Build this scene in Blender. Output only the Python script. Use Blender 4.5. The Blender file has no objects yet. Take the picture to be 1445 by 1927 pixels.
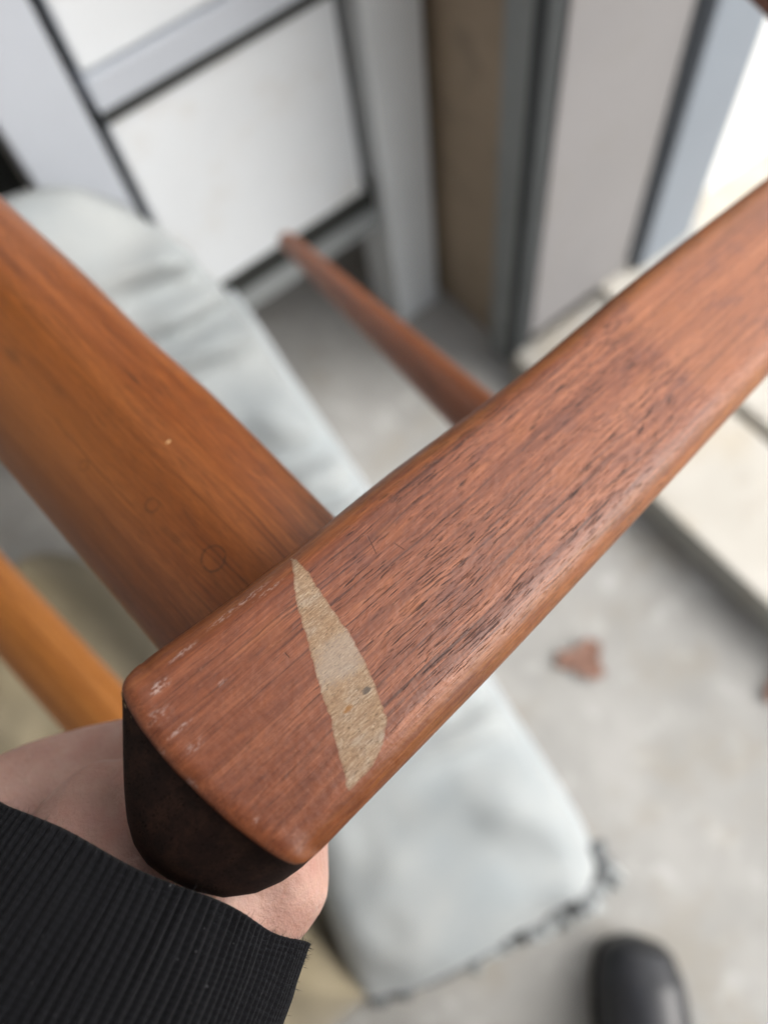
import bpy, bmesh, math, random
import numpy as np
from mathutils import Vector, Matrix, noise

random.seed(7); np.random.seed(7)
scene = bpy.context.scene
COL = scene.collection

# ------------------------------------------------------------------ camera
F, CX, CY, CAM_H = 1430.0, 722.5, 963.5, 1.0      # lens in photo pixels (1445 x 1927)
AX = np.array([[0.7913, -0.5873, 0.1741], [-0.6044, -0.7006, 0.3788], [-0.1005, -0.4051, -0.9094]])
_q, _r = np.linalg.qr(AX); AX = _q * np.sign(np.diag(_r))
CAM = np.array([0.0, 0.0, CAM_H])

cam = bpy.data.cameras.new('camera')
cam.sensor_fit = 'VERTICAL'; cam.sensor_height = 36.0; cam.sensor_width = 27.0
cam.lens = 36.0 * F / 1927.0
cam.clip_start = 0.01; cam.clip_end = 100.0
cam.dof.use_dof = True
cam.dof.focus_distance = 0.204
cam.dof.aperture_fstop = cam.lens / 5.9           # a phone lens with a 5.9 mm wide aperture
cam_o = bpy.data.objects.new('camera', cam); COL.objects.link(cam_o)
cam_o.matrix_world = Matrix(((AX[0][0], -AX[0][1], -AX[0][2], CAM[0]),
                             (AX[1][0], -AX[1][1], -AX[1][2], CAM[1]),
                             (AX[2][0], -AX[2][1], -AX[2][2], CAM[2]), (0, 0, 0, 1)))
scene.camera = cam_o

# ------------------------------------------------------------------ sky and sun (bright overcast, open side to the right)
SUN_DIR = Vector((0.78, -0.66, 0.78)).normalized()     # towards the sun
world = bpy.data.worlds.new('World'); scene.world = world; world.use_nodes = True
wn, wl = world.node_tree.nodes, world.node_tree.links
wn.clear()
sky = wn.new('ShaderNodeTexSky'); sky.sky_type = 'NISHITA'; sky.sun_disc = False
sky.sun_elevation = math.asin(SUN_DIR.z); sky.sun_rotation = math.atan2(SUN_DIR.x, SUN_DIR.y)
sky.air_density = 1.0; sky.dust_density = 4.0; sky.ozone_density = 1.0
hs = wn.new('ShaderNodeHueSaturation'); hs.inputs['Saturation'].default_value = 0.30
bg = wn.new('ShaderNodeBackground'); bg.inputs['Strength'].default_value = 0.15
wo = wn.new('ShaderNodeOutputWorld')
wl.new(sky.outputs[0], hs.inputs['Color']); wl.new(hs.outputs[0], bg.inputs['Color']); wl.new(bg.outputs[0], wo.inputs['Surface'])
sun = bpy.data.lights.new('sun', 'SUN'); sun.energy = 1.3; sun.angle = math.radians(55); sun.color = (1.0, 0.96, 0.9)
sun_o = bpy.data.objects.new('sun', sun); COL.objects.link(sun_o)
sun_o.rotation_euler = (-SUN_DIR).to_track_quat('-Z', 'Y').to_euler()

vs = scene.view_settings
scene.display_settings.display_device = 'sRGB'
vs.view_transform = 'Standard'; vs.look = 'None'; vs.gamma = 1.0; vs.use_curve_mapping = False
vs.exposure = 0.85
scene.render.engine = 'CYCLES'
scene.cycles.use_denoising = True
scene.cycles.max_bounces = 8

# ------------------------------------------------------------------ helpers
def ray(px, py): return AX @ np.array([(px - CX) / F, (py - CY) / F, 1.0])
def P(px, py, d): return Vector(CAM + ray(px, py) * d)

def tag(o, label=None, cat=None, group=None, kind=None):
    if label: o['label'] = label
    if cat: o['category'] = cat
    if group: o['group'] = group
    if kind: o['kind'] = kind
    return o

def thing(name, loc, label, cat, group=None):
    o = bpy.data.objects.new(name, None); o.empty_display_size = 0.05
    COL.objects.link(o); o.location = loc
    return tag(o, label, cat, group)

def wloc(o):
    m = Matrix(o.matrix_basis)
    return wloc(o.parent) @ m if o.parent else m

def link(name, me, mats, parent=None, M=None, smooth=True):
    o = bpy.data.objects.new(name, me); COL.objects.link(o)
    for m in (mats if isinstance(mats, (list, tuple)) else [mats]): me.materials.append(m)
    if smooth: me.shade_smooth()
    M = M or Matrix.Identity(4)
    if parent:
        o.parent = parent; o.matrix_basis = wloc(parent).inverted() @ M
    else:
        o.matrix_basis = M
    return o

def mesh(verts, faces, name='m'):
    me = bpy.data.meshes.new(name); me.from_pydata([tuple(v) for v in verts], [], faces); me.update()
    return me

def box_mesh(a, b, bevel=0.003, seg=2):
    """box between world corners a and b, its own origin at the base centre"""
    a, b = Vector(a), Vector(b)
    c = Vector(((a.x + b.x) / 2, (a.y + b.y) / 2, min(a.z, b.z)))
    bm = bmesh.new(); bmesh.ops.create_cube(bm, size=1)
    for v in bm.verts:
        v.co = Vector(((v.co.x + .5) * (b.x - a.x) + a.x, (v.co.y + .5) * (b.y - a.y) + a.y, (v.co.z + .5) * (b.z - a.z) + a.z)) - c
    if bevel: bmesh.ops.bevel(bm, geom=bm.edges[:], offset=bevel, segments=seg, affect='EDGES', profile=.6)
    me = bpy.data.meshes.new('box'); bm.to_mesh(me); bm.free()
    return me, c

def box(name, a, b, mat, parent=None, bevel=0.003):
    me, c = box_mesh(a, b, bevel)
    return link(name, me, mat, parent, Matrix.Translation(c), smooth=False)

def tube_pts(pts, radii, n=20, cap=True, squash=None):
    """swept tube through world points; returns verts, faces"""
    pts = [Vector(p) for p in pts]; V, Fc = [], []
    up = Vector((0, 0, 1))
    for i, p in enumerate(pts):
        t = (pts[min(i + 1, len(pts) - 1)] - pts[max(i - 1, 0)]).normalized()
        s = t.cross(up)
        if s.length < 1e-3: s = t.cross(Vector((1, 0, 0)))
        s.normalize(); w = s.cross(t)
        r = radii[i] if hasattr(radii, '__len__') else radii
        for k in range(n):
            a = 2 * math.pi * k / n
            V.append(p + s * (r * math.cos(a)) + w * (r * (squash or 1) * math.sin(a)))
    for i in range(len(pts) - 1):
        for k in range(n):
            Fc.append((i * n + k, i * n + (k + 1) % n, (i + 1) * n + (k + 1) % n, (i + 1) * n + k))
    if cap:
        Fc.append(tuple(range(n - 1, -1, -1))); Fc.append(tuple(range((len(pts) - 1) * n, len(pts) * n)))
    return V, Fc

# ------------------------------------------------------------------ materials
class NT:
    def __init__(self, name):
        self.m = bpy.data.materials.new(name); self.m.use_nodes = True
        self.t = self.m.node_tree; self.n = self.t.nodes; self.l = self.t.links
        self.b = self.n['Principled BSDF']
    def put(self, sock, v):
        if isinstance(v, bpy.types.NodeSocket): self.l.new(v, sock)
        elif v is not None:
            if hasattr(v, '__len__') and hasattr(sock.default_value, '__len__') and len(v) == 3 and len(sock.default_value) == 4: v = (*v, 1)
            sock.default_value = v
    def math(self, op, a, b=None, c=None, clamp=False):
        x = self.n.new('ShaderNodeMath'); x.operation = op; x.use_clamp = clamp
        for i, v in enumerate((a, b, c)): 
            if v is not None: self.put(x.inputs[i], v)
        return x.outputs[0]
    def vmath(self, op, a, b=None, scale=None):
        x = self.n.new('ShaderNodeVectorMath'); x.operation = op
        self.put(x.inputs[0], a)
        if b is not None: self.put(x.inputs[1], b)
        if scale is not None: self.put(x.inputs['Scale'], scale)
        return x.outputs['Value'] if op in ('LENGTH', 'DISTANCE', 'DOT_PRODUCT') else x.outputs[0]
    def noise(self, v, scale=1, detail=2, rough=.5, dist=0, w=None):
        x = self.n.new('ShaderNodeTexNoise')
        if w is not None:
            x.noise_dimensions = '4D'; self.put(x.inputs['W'], w)
        self.put(x.inputs['Vector'], v); self.put(x.inputs['Scale'], scale); self.put(x.inputs['Detail'], detail)
        self.put(x.inputs['Roughness'], rough); self.put(x.inputs['Distortion'], dist)
        return x.outputs[0]
    def vor(self, v, scale=1, feature='F1', rnd=1.0):
        x = self.n.new('ShaderNodeTexVoronoi'); x.feature = feature
        self.put(x.inputs['Vector'], v); self.put(x.inputs['Scale'], scale); self.put(x.inputs['Randomness'], rnd)
        return x
    def ramp(self, f, stops, interp='LINEAR'):
        x = self.n.new('ShaderNodeValToRGB'); x.color_ramp.interpolation = interp
        e = x.color_ramp.elements
        while len(e) < len(stops): e.new(.5)
        for s, (p, c) in zip(e, stops):
            s.position = p; s.color = (*c, 1) if hasattr(c, '__len__') else (c, c, c, 1)
        self.put(x.inputs[0], f); return x.outputs[0]
    def step(self, v, a, b):
        x = self.n.new('ShaderNodeMapRange'); x.interpolation_type = 'SMOOTHSTEP'
        self.put(x.inputs[0], v); self.put(x.inputs[1], a); self.put(x.inputs[2], b); self.put(x.inputs[3], 0.0); self.put(x.inputs[4], 1.0)
        return x.outputs[0]
    def mix(self, f, a, b, op='MIX'):
        x = self.n.new('ShaderNodeMix'); x.data_type = 'RGBA'; x.blend_type = op
        self.put(x.inputs[0], f); self.put(x.inputs[6], a); self.put(x.inputs[7], b)
        return x.outputs[2]
    def obj(self): return self.n.new('ShaderNodeTexCoord').outputs['Object']
    def comb(self, x, y, z):
        c = self.n.new('ShaderNodeCombineXYZ')
        for i, v in enumerate((x, y, z)): self.put(c.inputs[i], v)
        return c.outputs[0]
    def sep(self, v):
        s = self.n.new('ShaderNodeSeparateXYZ'); self.put(s.inputs[0], v); return s.outputs
    def bump(self, h, strength=.3, dist=.001):
        x = self.n.new('ShaderNodeBump'); self.put(x.inputs['Height'], h); x.inputs['Strength'].default_value = strength
        x.inputs['Distance'].default_value = dist
        self.l.new(x.outputs[0], self.b.inputs['Normal']); return x.outputs[0]
    def out(self, color=None, rough=None, spec=None, **kw):
        self.put(self.b.inputs['Base Color'], color); self.put(self.b.inputs['Roughness'], rough)
        if spec is not None: self.put(self.b.inputs['Specular IOR Level'], spec)
        for k, v in kw.items(): self.put(self.b.inputs[k.replace('_', ' ')], v)
        return self.m

def wood(name, dark, mid, light, pore=1.0, rough=.36, streak=1.0, extra=None, seed=0.0, spec=.40, sharp=1.0, line=(.012, 1.15), pmask=None):
    """teak: grain along local X (metres); pores are short dark dashes along the grain"""
    t = NT(name)
    raw = t.vmath('SCALE', t.obj(), scale=1000.0)
    mm = t.vmath('ADD', raw, (seed * 37, seed * 91, seed * 13))
    warp = t.noise(t.vmath('MULTIPLY', mm, (.016, .04, .04)), 1, 2)
    warp = t.math('MULTIPLY', t.math('SUBTRACT', warp, .5), 4.0)
    s = t.sep(mm); y2 = t.math('ADD', s[1], warp)
    g = t.comb(s[0], y2, s[2])
    fig = t.noise(t.vmath('MULTIPLY', g, (.008, .16, .16)), 1, 4, .55)
    fig2 = t.noise(t.vmath('MULTIPLY', g, (.02, .75, .75)), 1, 3, .6)
    f = t.math('ADD', t.math('MULTIPLY', fig, .62), t.math('MULTIPLY', fig2, .38))
    col = t.ramp(f, [(.34, dark), (.49, mid), (.62, light)])
    # fine fibre
    fib = t.noise(t.vmath('MULTIPLY', g, (.11, 2.6, 2.6)), 1, 4, .7)
    col = t.mix(t.math('MULTIPLY', t.step(fib, .60, .36), .55), col, dark)
    col = t.mix(t.math('MULTIPLY', t.step(fib, .56, .70), .5), col, tuple(min(1, c * 1.25) for c in light))
    # narrow dark growth lines
    ln = t.noise(t.vmath('MULTIPLY', g, (line[0], line[1], line[1])), 1, 1, .4)
    lnm = t.math('MULTIPLY', t.step(ln, .60, .70), .65 * streak)
    vdark = tuple(c * .30 for c in dark)
    col = t.mix(lnm, col, vdark)
    l2 = t.noise(t.vmath('MULTIPLY', t.vmath('ADD', g, (77, 31, 9)), (.03, 2.3, 2.3)), 1, 2, .5)
    col = t.mix(t.math('MULTIPLY', t.step(l2, .60, .68), .28 * streak), col, vdark)
    # pores
    dens = t.step(t.noise(t.vmath('MULTIPLY', g, (.018, .06, .06)), 1, 2), .36, .62)
    p1 = t.noise(t.vmath('MULTIPLY', g, (.11, 1.9, 1.9)), 1, 1, .5)
    p2 = t.noise(t.vmath('MULTIPLY', t.vmath('ADD', g, (411, 97, 33)), (.19, 3.1, 3.1)), 1, 1, .5)
    th1 = t.math('SUBTRACT', .685, t.math('MULTIPLY', dens, .075))
    pm1 = t.step(p1, th1, t.math('ADD', th1, .045 / sharp))
    th2 = t.math('SUBTRACT', .675, t.math('MULTIPLY', dens, .06))
    pm2 = t.step(p2, th2, t.math('ADD', th2, .05 / sharp))
    pm = t.math('MULTIPLY', t.math('MAXIMUM', pm1, t.math('MULTIPLY', pm2, .8)), pore, clamp=True)
    if pmask: pm = t.math('MULTIPLY', pm, pmask(t, raw), clamp=True)
    col = t.mix(t.math('MULTIPLY', pm, .88), col, tuple(c * .24 for c in dark))
    # handled, uneven finish
    blot = t.noise(t.vmath('MULTIPLY', mm, (.05, .08, .08)), 1, 4, .6)
    r = t.math('ADD', rough - .07, t.math('MULTIPLY', blot, .14))
    fine = t.noise(mm, 2.2, 3, .7)
    r = t.math('ADD', r, t.math('MULTIPLY', fine, .06))
    h = t.math('ADD', t.math('MULTIPLY', pm, -1.0), t.math('ADD', t.math('MULTIPLY', fib, .22), t.math('MULTIPLY', fine, .10)))
    if extra: col, r, h = extra(t, raw, mm, col, r, h)
    r = t.math('ADD', r, t.math('MULTIPLY', pm, .25))
    t.bump(h, .45, .00022)
    return t.out(col, r, spec)

def paint(name, base, var=.06, rough=.5, scale=6.0, spec=.4, dirt=None, bump=.0):
    t = NT(name); o = t.obj()
    n = t.noise(o, scale, 5, .6)
    a = tuple(c * (1 - var) for c in base); b = tuple(min(1, c * (1 + var)) for c in base)
    col = t.ramp(n, [(.3, a), (.7, b)])
    if dirt:
        d = t.step(t.noise(o, scale * 2.0, 6, .65), .50, .68)
        col = t.mix(t.math('MULTIPLY', d, .55), col, dirt)
    if bump: t.bump(t.noise(o, scale * 30, 3), bump, .002)
    return t.out(col, rough, spec)

# ------------------------------------------------------------------ the setting
def concrete(name, a, b, spot, scale=5.0):
    t = NT(name); o = t.obj()
    n = t.noise(o, scale, 6, .62); n2 = t.noise(o, scale * 3.3, 4, .6)
    col = t.ramp(n, [(.32, a), (.66, b)])
    col = t.mix(t.math('MULTIPLY', t.step(n2, .55, .70), .55), col, spot)
    st = t.step(t.noise(t.vmath('ADD', o, (3, 7, 1)), scale * 1.4, 5, .6), .50, .68)
    col = t.mix(t.math('MULTIPLY', st, .5), col, tuple(c * k for c, k in zip(a, (1.02, .93, .80))))
    grit = t.noise(o, 420, 2, .6)
    col = t.mix(t.math('MULTIPLY', t.step(grit, .62, .75), .25), col, (.12, .12, .11))
    t.bump(t.math('ADD', grit, t.math('MULTIPLY', n2, 2)), .3, .0015)
    return t.out(col, .8, .3)

M_FLOOR = concrete('floor concrete', (.30, .298, .285), (.40, .395, .38), (.52, .52, .51), 7)
M_STEP = concrete('cream painted step', (.47, .45, .405), (.56, .54, .495), (.42, .385, .335), 5)
M_RISER = concrete('shade grey riser', (.30, .30, .28), (.38, .375, .345), (.38, .33, .28), 8)  # shadow tone of the riser face put into its grey

def sheet(name, x0, x1, y0, y1, z, mat):
    me = mesh([(x0, y0, 0), (x1, y0, 0), (x1, y1, 0), (x0, y1, 0)], [(0, 1, 2, 3)])
    return tag(link(name, me, mat, None, Matrix.Translation((0, 0, z)), smooth=False), kind='structure')

sheet('ground', -6, 6, -6, 6, 0, M_FLOOR)
STEP_X, STEP_H = 0.468, 0.060
M_LAND = concrete('landing concrete', (.30, .29, .265), (.38, .365, .335), (.44, .42, .39), 8)
tag(box('landing', (STEP_X + .012, 0.352, 0.0), (0.654, 0.475, STEP_H - .003), M_LAND, bevel=.012), kind='structure')
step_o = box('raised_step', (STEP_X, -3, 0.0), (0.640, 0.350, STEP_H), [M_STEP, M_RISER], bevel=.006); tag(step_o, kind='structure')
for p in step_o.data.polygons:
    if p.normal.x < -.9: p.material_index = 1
tag(box('raised_terrace', (0.655, -3, 0.0), (4.5, 0.515, STEP_H + .004), M_STEP, bevel=.006), kind='structure')
tag(box('step_joint', (0.63, -3, 0.0), (0.67, 0.47, STEP_H - .02), M_RISER, bevel=0), kind='structure')

# panelled cabinet on posts behind the cushion
M_FRAME = paint('grey blue frame paint', (.42, .45, .50), .06, .4, 5)
M_PANEL = paint('white panel board', (.62, .65, .68), .05, .45, 7, dirt=(.54, .54, .53))
M_DARK = paint('dark gap and rail shade', (.018, .02, .018), .2, .7, 9)
M_SILL = paint('grey sill board', (.22, .235, .24), .1, .5, 9)
YW = 0.68
cab = thing('panelled_cabinet', (0.27, YW, 0), 'white panelled cabinet in a grey frame behind the cushion', 'cabinet')
box('stile', (0.045, YW - .012, 0.0), (0.118, YW + .05, 1.5), M_FRAME, cab)
M_POSTP = paint('pale grey post paint', (.64, .67, .69), .05, .45, 6)
box('post', (0.415, YW - .018, 0.0), (0.492, YW + .06, 1.5), M_POSTP, cab, .005)
box('rail', (0.130, YW - .004, 0.540), (0.402, YW + .03, 0.572), M_FRAME, cab)
for (z0, z1) in ((0.272, 0.526), (0.574, 0.86), (0.90, 1.2)):
    box('panel', (0.133, YW + .004, z0), (0.398, YW + .03, z1), M_PANEL, cab, .004)
box('shade_strip', (0.131, YW - .003, 0.5275), (0.401, YW + .031, 0.5392), M_DARK, cab, 0)  # painted dark line for the shadow under the rail
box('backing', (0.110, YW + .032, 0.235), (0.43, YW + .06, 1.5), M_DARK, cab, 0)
box('shade_strip', (0.119, YW + .007, 0.2355), (0.414, YW + .031, 0.2715), M_DARK, cab, 0)  # near-black board that paints the shade in the gap under the panel
box('sill', (0.119, YW + .004, 0.20), (0.413, YW + .06, 0.235), M_SILL, cab)
box('post', (-0.36, YW - .018, 0.0), (-0.29, YW + .06, 1.5), M_FRAME, cab, .005)
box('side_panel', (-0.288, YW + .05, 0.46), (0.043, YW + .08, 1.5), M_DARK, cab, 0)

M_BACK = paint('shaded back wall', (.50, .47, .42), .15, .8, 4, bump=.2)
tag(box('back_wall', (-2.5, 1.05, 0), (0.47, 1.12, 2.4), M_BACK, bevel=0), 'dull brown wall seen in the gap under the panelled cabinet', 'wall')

M_BROWN = paint('brown plaster', (.30, .235, .17), .22, .8, 6, dirt=(.12, .10, .08), bump=.4)
tag(box('brown_pier', (0.508, 0.536, 0), (0.82, 1.3, 2.4), M_BROWN, bevel=.004), 'brown shaded pier face between the white cabinet and the grey panel', 'pier')

M_GPANEL = paint('pale grey panel', (.205, .20, .205), .06, .5, 6, dirt=(.185, .178, .175))
M_GASK = paint('dark rubber strip', (.03, .035, .038), .2, .6, 9)
M_JAMB = paint('dull grey jamb', (.20, .215, .215), .1, .5, 9)
M_BLUE = paint('blue grey post paint', (.19, .22, .26), .05, .45, 6)
M_GROOVE = paint('grey green groove', (.15, .15, .13), .1, .6, 9)
YP = 0.47
pan = thing('panel_door', (0.6, YP, STEP_H), 'pale grey door panel with dark rubber edge and blue grey post', 'door')
ZB = STEP_H + .004
box('jamb', (0.490, YP + .022, 0.0), (0.507, YP + .064, 2.1), M_JAMB, pan, .002)
box('gasket', (0.486, YP + .002, 0.03), (0.510, YP + .021, 2.1), M_GASK, pan, .004)
box('panel', (0.511, YP, ZB + .010), (0.697, YP + .06, 2.1), M_GPANEL, pan, .003)
box('groove', (0.698, YP + .014, ZB), (0.718, YP + .06, 2.1), M_GROOVE, pan, 0)
box('post', (0.719, YP - .012, ZB), (0.826, YP + .06, 2.1), M_BLUE, pan, .004)
M_WHITE = paint('white wall paint', (.84, .85, .84), .03, .6, 4, bump=.1)
tag(box('white_wall', (0.838, YP + .03, STEP_H + .005), (4.5, YP + .25, 2.4), M_WHITE, bevel=.004), 'bright white wall beside the blue grey post', 'wall')

# added roof and left wall, both out of view, to block skylight
M_BLOCKER = paint('light blocking wall', (.32, .31, .30), .1, .8, 3)
tag(box('shade_wall', (-0.85, -2.5, 0), (-0.75, 1.04, 2.6), M_BLOCKER, bevel=0), 'unseen wall added left of the chair to block light', 'wall')
tag(box('shade_roof', (-0.87, -2.5, 2.6), (0.12, 1.4, 2.7), M_BLOCKER, bevel=0), kind='structure')

# ------------------------------------------------------------------ the chair
def frame_from(o, xpt, npt):
    """frame at o: X towards xpt, Z = normal of plane through o, xpt, npt, facing the camera"""
    x = (xpt - o).normalized(); z = x.cross(npt - o).normalized()
    if z.dot(Vector(CAM) - o) < 0: z = -z
    y = z.cross(x)
    return Matrix(((x.x, y.x, z.x, o.x), (x.y, y.y, z.y, o.y), (x.z, y.z, z.z, o.z), (0, 0, 0, 1)))

def to_plane(Fm, px, py, z=0.0):
    inv = Fm.inverted()
    c = inv @ Vector(CAM); d = inv.to_3x3() @ Vector(ray(px, py))
    k = (z - c.z) / d.z
    return np.array([c.x + d.x * k, c.y + d.y * k])

def resample(pts, u, smooth=0):
    pts = np.array(pts); seg = np.r_[0, np.cumsum(np.linalg.norm(np.diff(pts, axis=0), axis=1))]
    fine = np.linspace(0, seg[-1], 400)
    q = np.stack([np.interp(fine, seg, pts[:, k]) for k in (0, 1)], 1)
    for _ in range(smooth):
        q[1:-1] = .25 * q[:-2] + .5 * q[1:-1] + .25 * q[2:]
    return np.stack([np.interp(np.asarray(u) * seg[-1], fine, q[:, k]) for k in (0, 1)], 1)

def dist_poly(p, poly):
    a, b = poly[:-1], poly[1:]; ab = b - a; L = (ab ** 2).sum(1) + 1e-18
    best = np.full(len(p), 1e9)
    for i in range(len(a)):
        k = np.clip(((p - a[i]) @ ab[i]) / L[i], 0, 1)
        best = np.minimum(best, np.linalg.norm(p - (a[i] + k[:, None] * ab[i]), axis=1))
    return best

def prof(d, r, h):
    q = np.clip(1 - d / r, 0, 1); return h * (1 - np.sqrt(np.clip(1 - q ** 2, 0, 1)))

class Slab:
    """a shaped bar: plan outline L/E/R in the local XY plane, rounded top, raked near end, real underside"""
    def __init__(s, L, E, R, top, T, crown=0.0, ns=110, nt=56, reach=.035, bot=(.012, .010), botE=None):
        s.top = top; s.crown = crown
        tt = np.linspace(0, 1, nt); tt = .5 - .5 * np.cos(np.pi * tt); 
        ss = np.linspace(0, 1, ns) ** 2.0
        Lr, Rr, Er = resample(L, ss, 30), resample(R, ss, 30), resample(E, tt, 6)
        s.L, s.R, s.E = resample(L, np.linspace(0, 1, 160), 30), resample(R, np.linspace(0, 1, 160), 30), resample(E, np.linspace(0, 1, 120), 6)
        lens = np.linalg.norm(Lr - Lr[0], axis=1)
        G = np.zeros((ns, nt, 2))
        base0 = Lr[0] + (Rr[0] - Lr[0]) * tt[:, None]
        for i in range(ns):
            k = max(0.0, 1 - lens[i] / reach) ** 2
            G[i] = Lr[i] + (Rr[i] - Lr[i]) * tt[:, None] + (Er - base0) * k
        flat = G.reshape(-1, 2); zt = s.z(flat)
        N = ns * nt
        rk = np.array([max(0.0, 1 - l / reach) ** 1.5 for l in lens])
        Gb = G.copy()
        if botE is not None:
            off = resample(botE, tt, 6) - Er
            Gb += rk[:, None, None] * off[None]
        rb, hb = bot
        fb = Gb.reshape(-1, 2)
        dE = dist_poly(flat, s.E); dS = np.minimum(dist_poly(flat, s.L), dist_poly(flat, s.R))
        zb = -T + prof(dS, rb, hb) + prof(dE, rb, hb * .6)
        V = [(x, y, z) for (x, y), z in zip(flat, zt)] + [(x, y, z) for (x, y), z in zip(fb, zb)]
        idx = lambda i, j: i * nt + j
        Fc, mi = [], []
        for i in range(ns - 1):
            for j in range(nt - 1):
                a, b, c, d = idx(i, j), idx(i, j + 1), idx(i + 1, j + 1), idx(i + 1, j)
                Fc.append((a, b, c, d)); mi.append(0)
                Fc.append((N + d, N + c, N + b, N + a)); mi.append(0)
        loop = [(idx(0, j), 'e') for j in range(nt)] + [(idx(i, nt - 1), 's') for i in range(1, ns)] + \
               [(idx(ns - 1, j), 'f') for j in range(nt - 2, -1, -1)] + [(idx(i, 0), 's') for i in range(ns - 2, 0, -1)]
        rings = [[v for v, _ in loop]]
        K = 8
        for k in range(1, K):
            q = k / K; cur = []
            for v, kind in loop:
                a, b = Vector(V[v]), Vector(V[N + v])
                p = a.lerp(b, q)
                sw = math.sin(q * math.pi / 2)
                p.x = a.x + (b.x - a.x) * sw; p.y = a.y + (b.y - a.y) * sw
                V.append(tuple(p)); cur.append(len(V) - 1)
            rings.append(cur)
        rings.append([N + v for v, _ in loop])
        for a, b in zip(rings[:-1], rings[1:]):
            for k in range(len(loop)):
                k2 = (k + 1) % len(loop)
                Fc.append((a[k2], a[k], b[k], b[k2])); mi.append(1 if loop[k][1] == 'e' and loop[k2][1] == 'e' else 0)
        s.me = mesh(V, Fc); s.me.polygons.foreach_set('material_index', mi)
        bm = bmesh.new(); bm.from_mesh(s.me); bmesh.ops.recalc_face_normals(bm, faces=bm.faces[:]); bm.to_mesh(s.me); bm.free()
        s.V = V
    def z(s, p):
        p = np.asarray(p, float)
        (rL, hL), (rR, hR), (rE, hE) = s.top
        dL, dR, dE = dist_poly(p, s.L), dist_poly(p, s.R), dist_poly(p, s.E)
        z = -(prof(dL, rL, hL) + prof(dR, rR, hR) + prof(dE, rE, hE))
        if s.crown:
            w = dL / (dL + dR + 1e-9) * 2 - 1
            z -= s.crown * w ** 2
        return z

ARM = frame_from(P(392, 1462, .180), P(1445, 515, .292), P(225, 1300, .184))
def arm_xy(px, py, z=0.0): return to_plane(ARM, px, py, z)
hL, hR, hE = .007, .008, .0022
armL = [arm_xy(*p, -hL) for p in ((268, 1245), (310, 1217), (400, 1153), (470, 1102), (550, 1040), (640, 965), (720, 900), (870, 789), (1000, 690), (1170, 545), (1300, 443), (1445, 333), (1640, 190), (1830, 50))]
armR = [arm_xy(*p, -hR) for p in ((603, 1602), (660, 1542), (760, 1440), (900, 1296), (1000, 1190), (1190, 985), (1330, 832), (1445, 706), (1640, 500), (1850, 280))]
armE = [armL[0]] + [arm_xy(*p, -hE) for p in ((246, 1262), (233, 1280), (229, 1299), (238, 1326), (262, 1367), (292, 1407), (325, 1446), (379, 1500), (433, 1550), (491, 1594), (525, 1616), (552, 1628), (575, 1624))] + [armR[0]]
ARM_T = .034
armB = [arm_xy(*p, -ARM_T + .007) for p in ((262, 1440), (244, 1475), (238, 1510), (240, 1545), (252, 1590), (275, 1625), (310, 1652), (360, 1676), (420, 1690), (480, 1682), (530, 1660), (565, 1634), (585, 1612), (603, 1590))]
arm = Slab(armL, armE, armR, ((.0085, hL), (.011, hR), (.0045, hE)), ARM_T, crown=.0006, botE=armB)

chair = thing('wooden_chair', P(420, 1250, .5), 'reddish brown teak chair frame held up by its worn arm end', 'chair')

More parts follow.
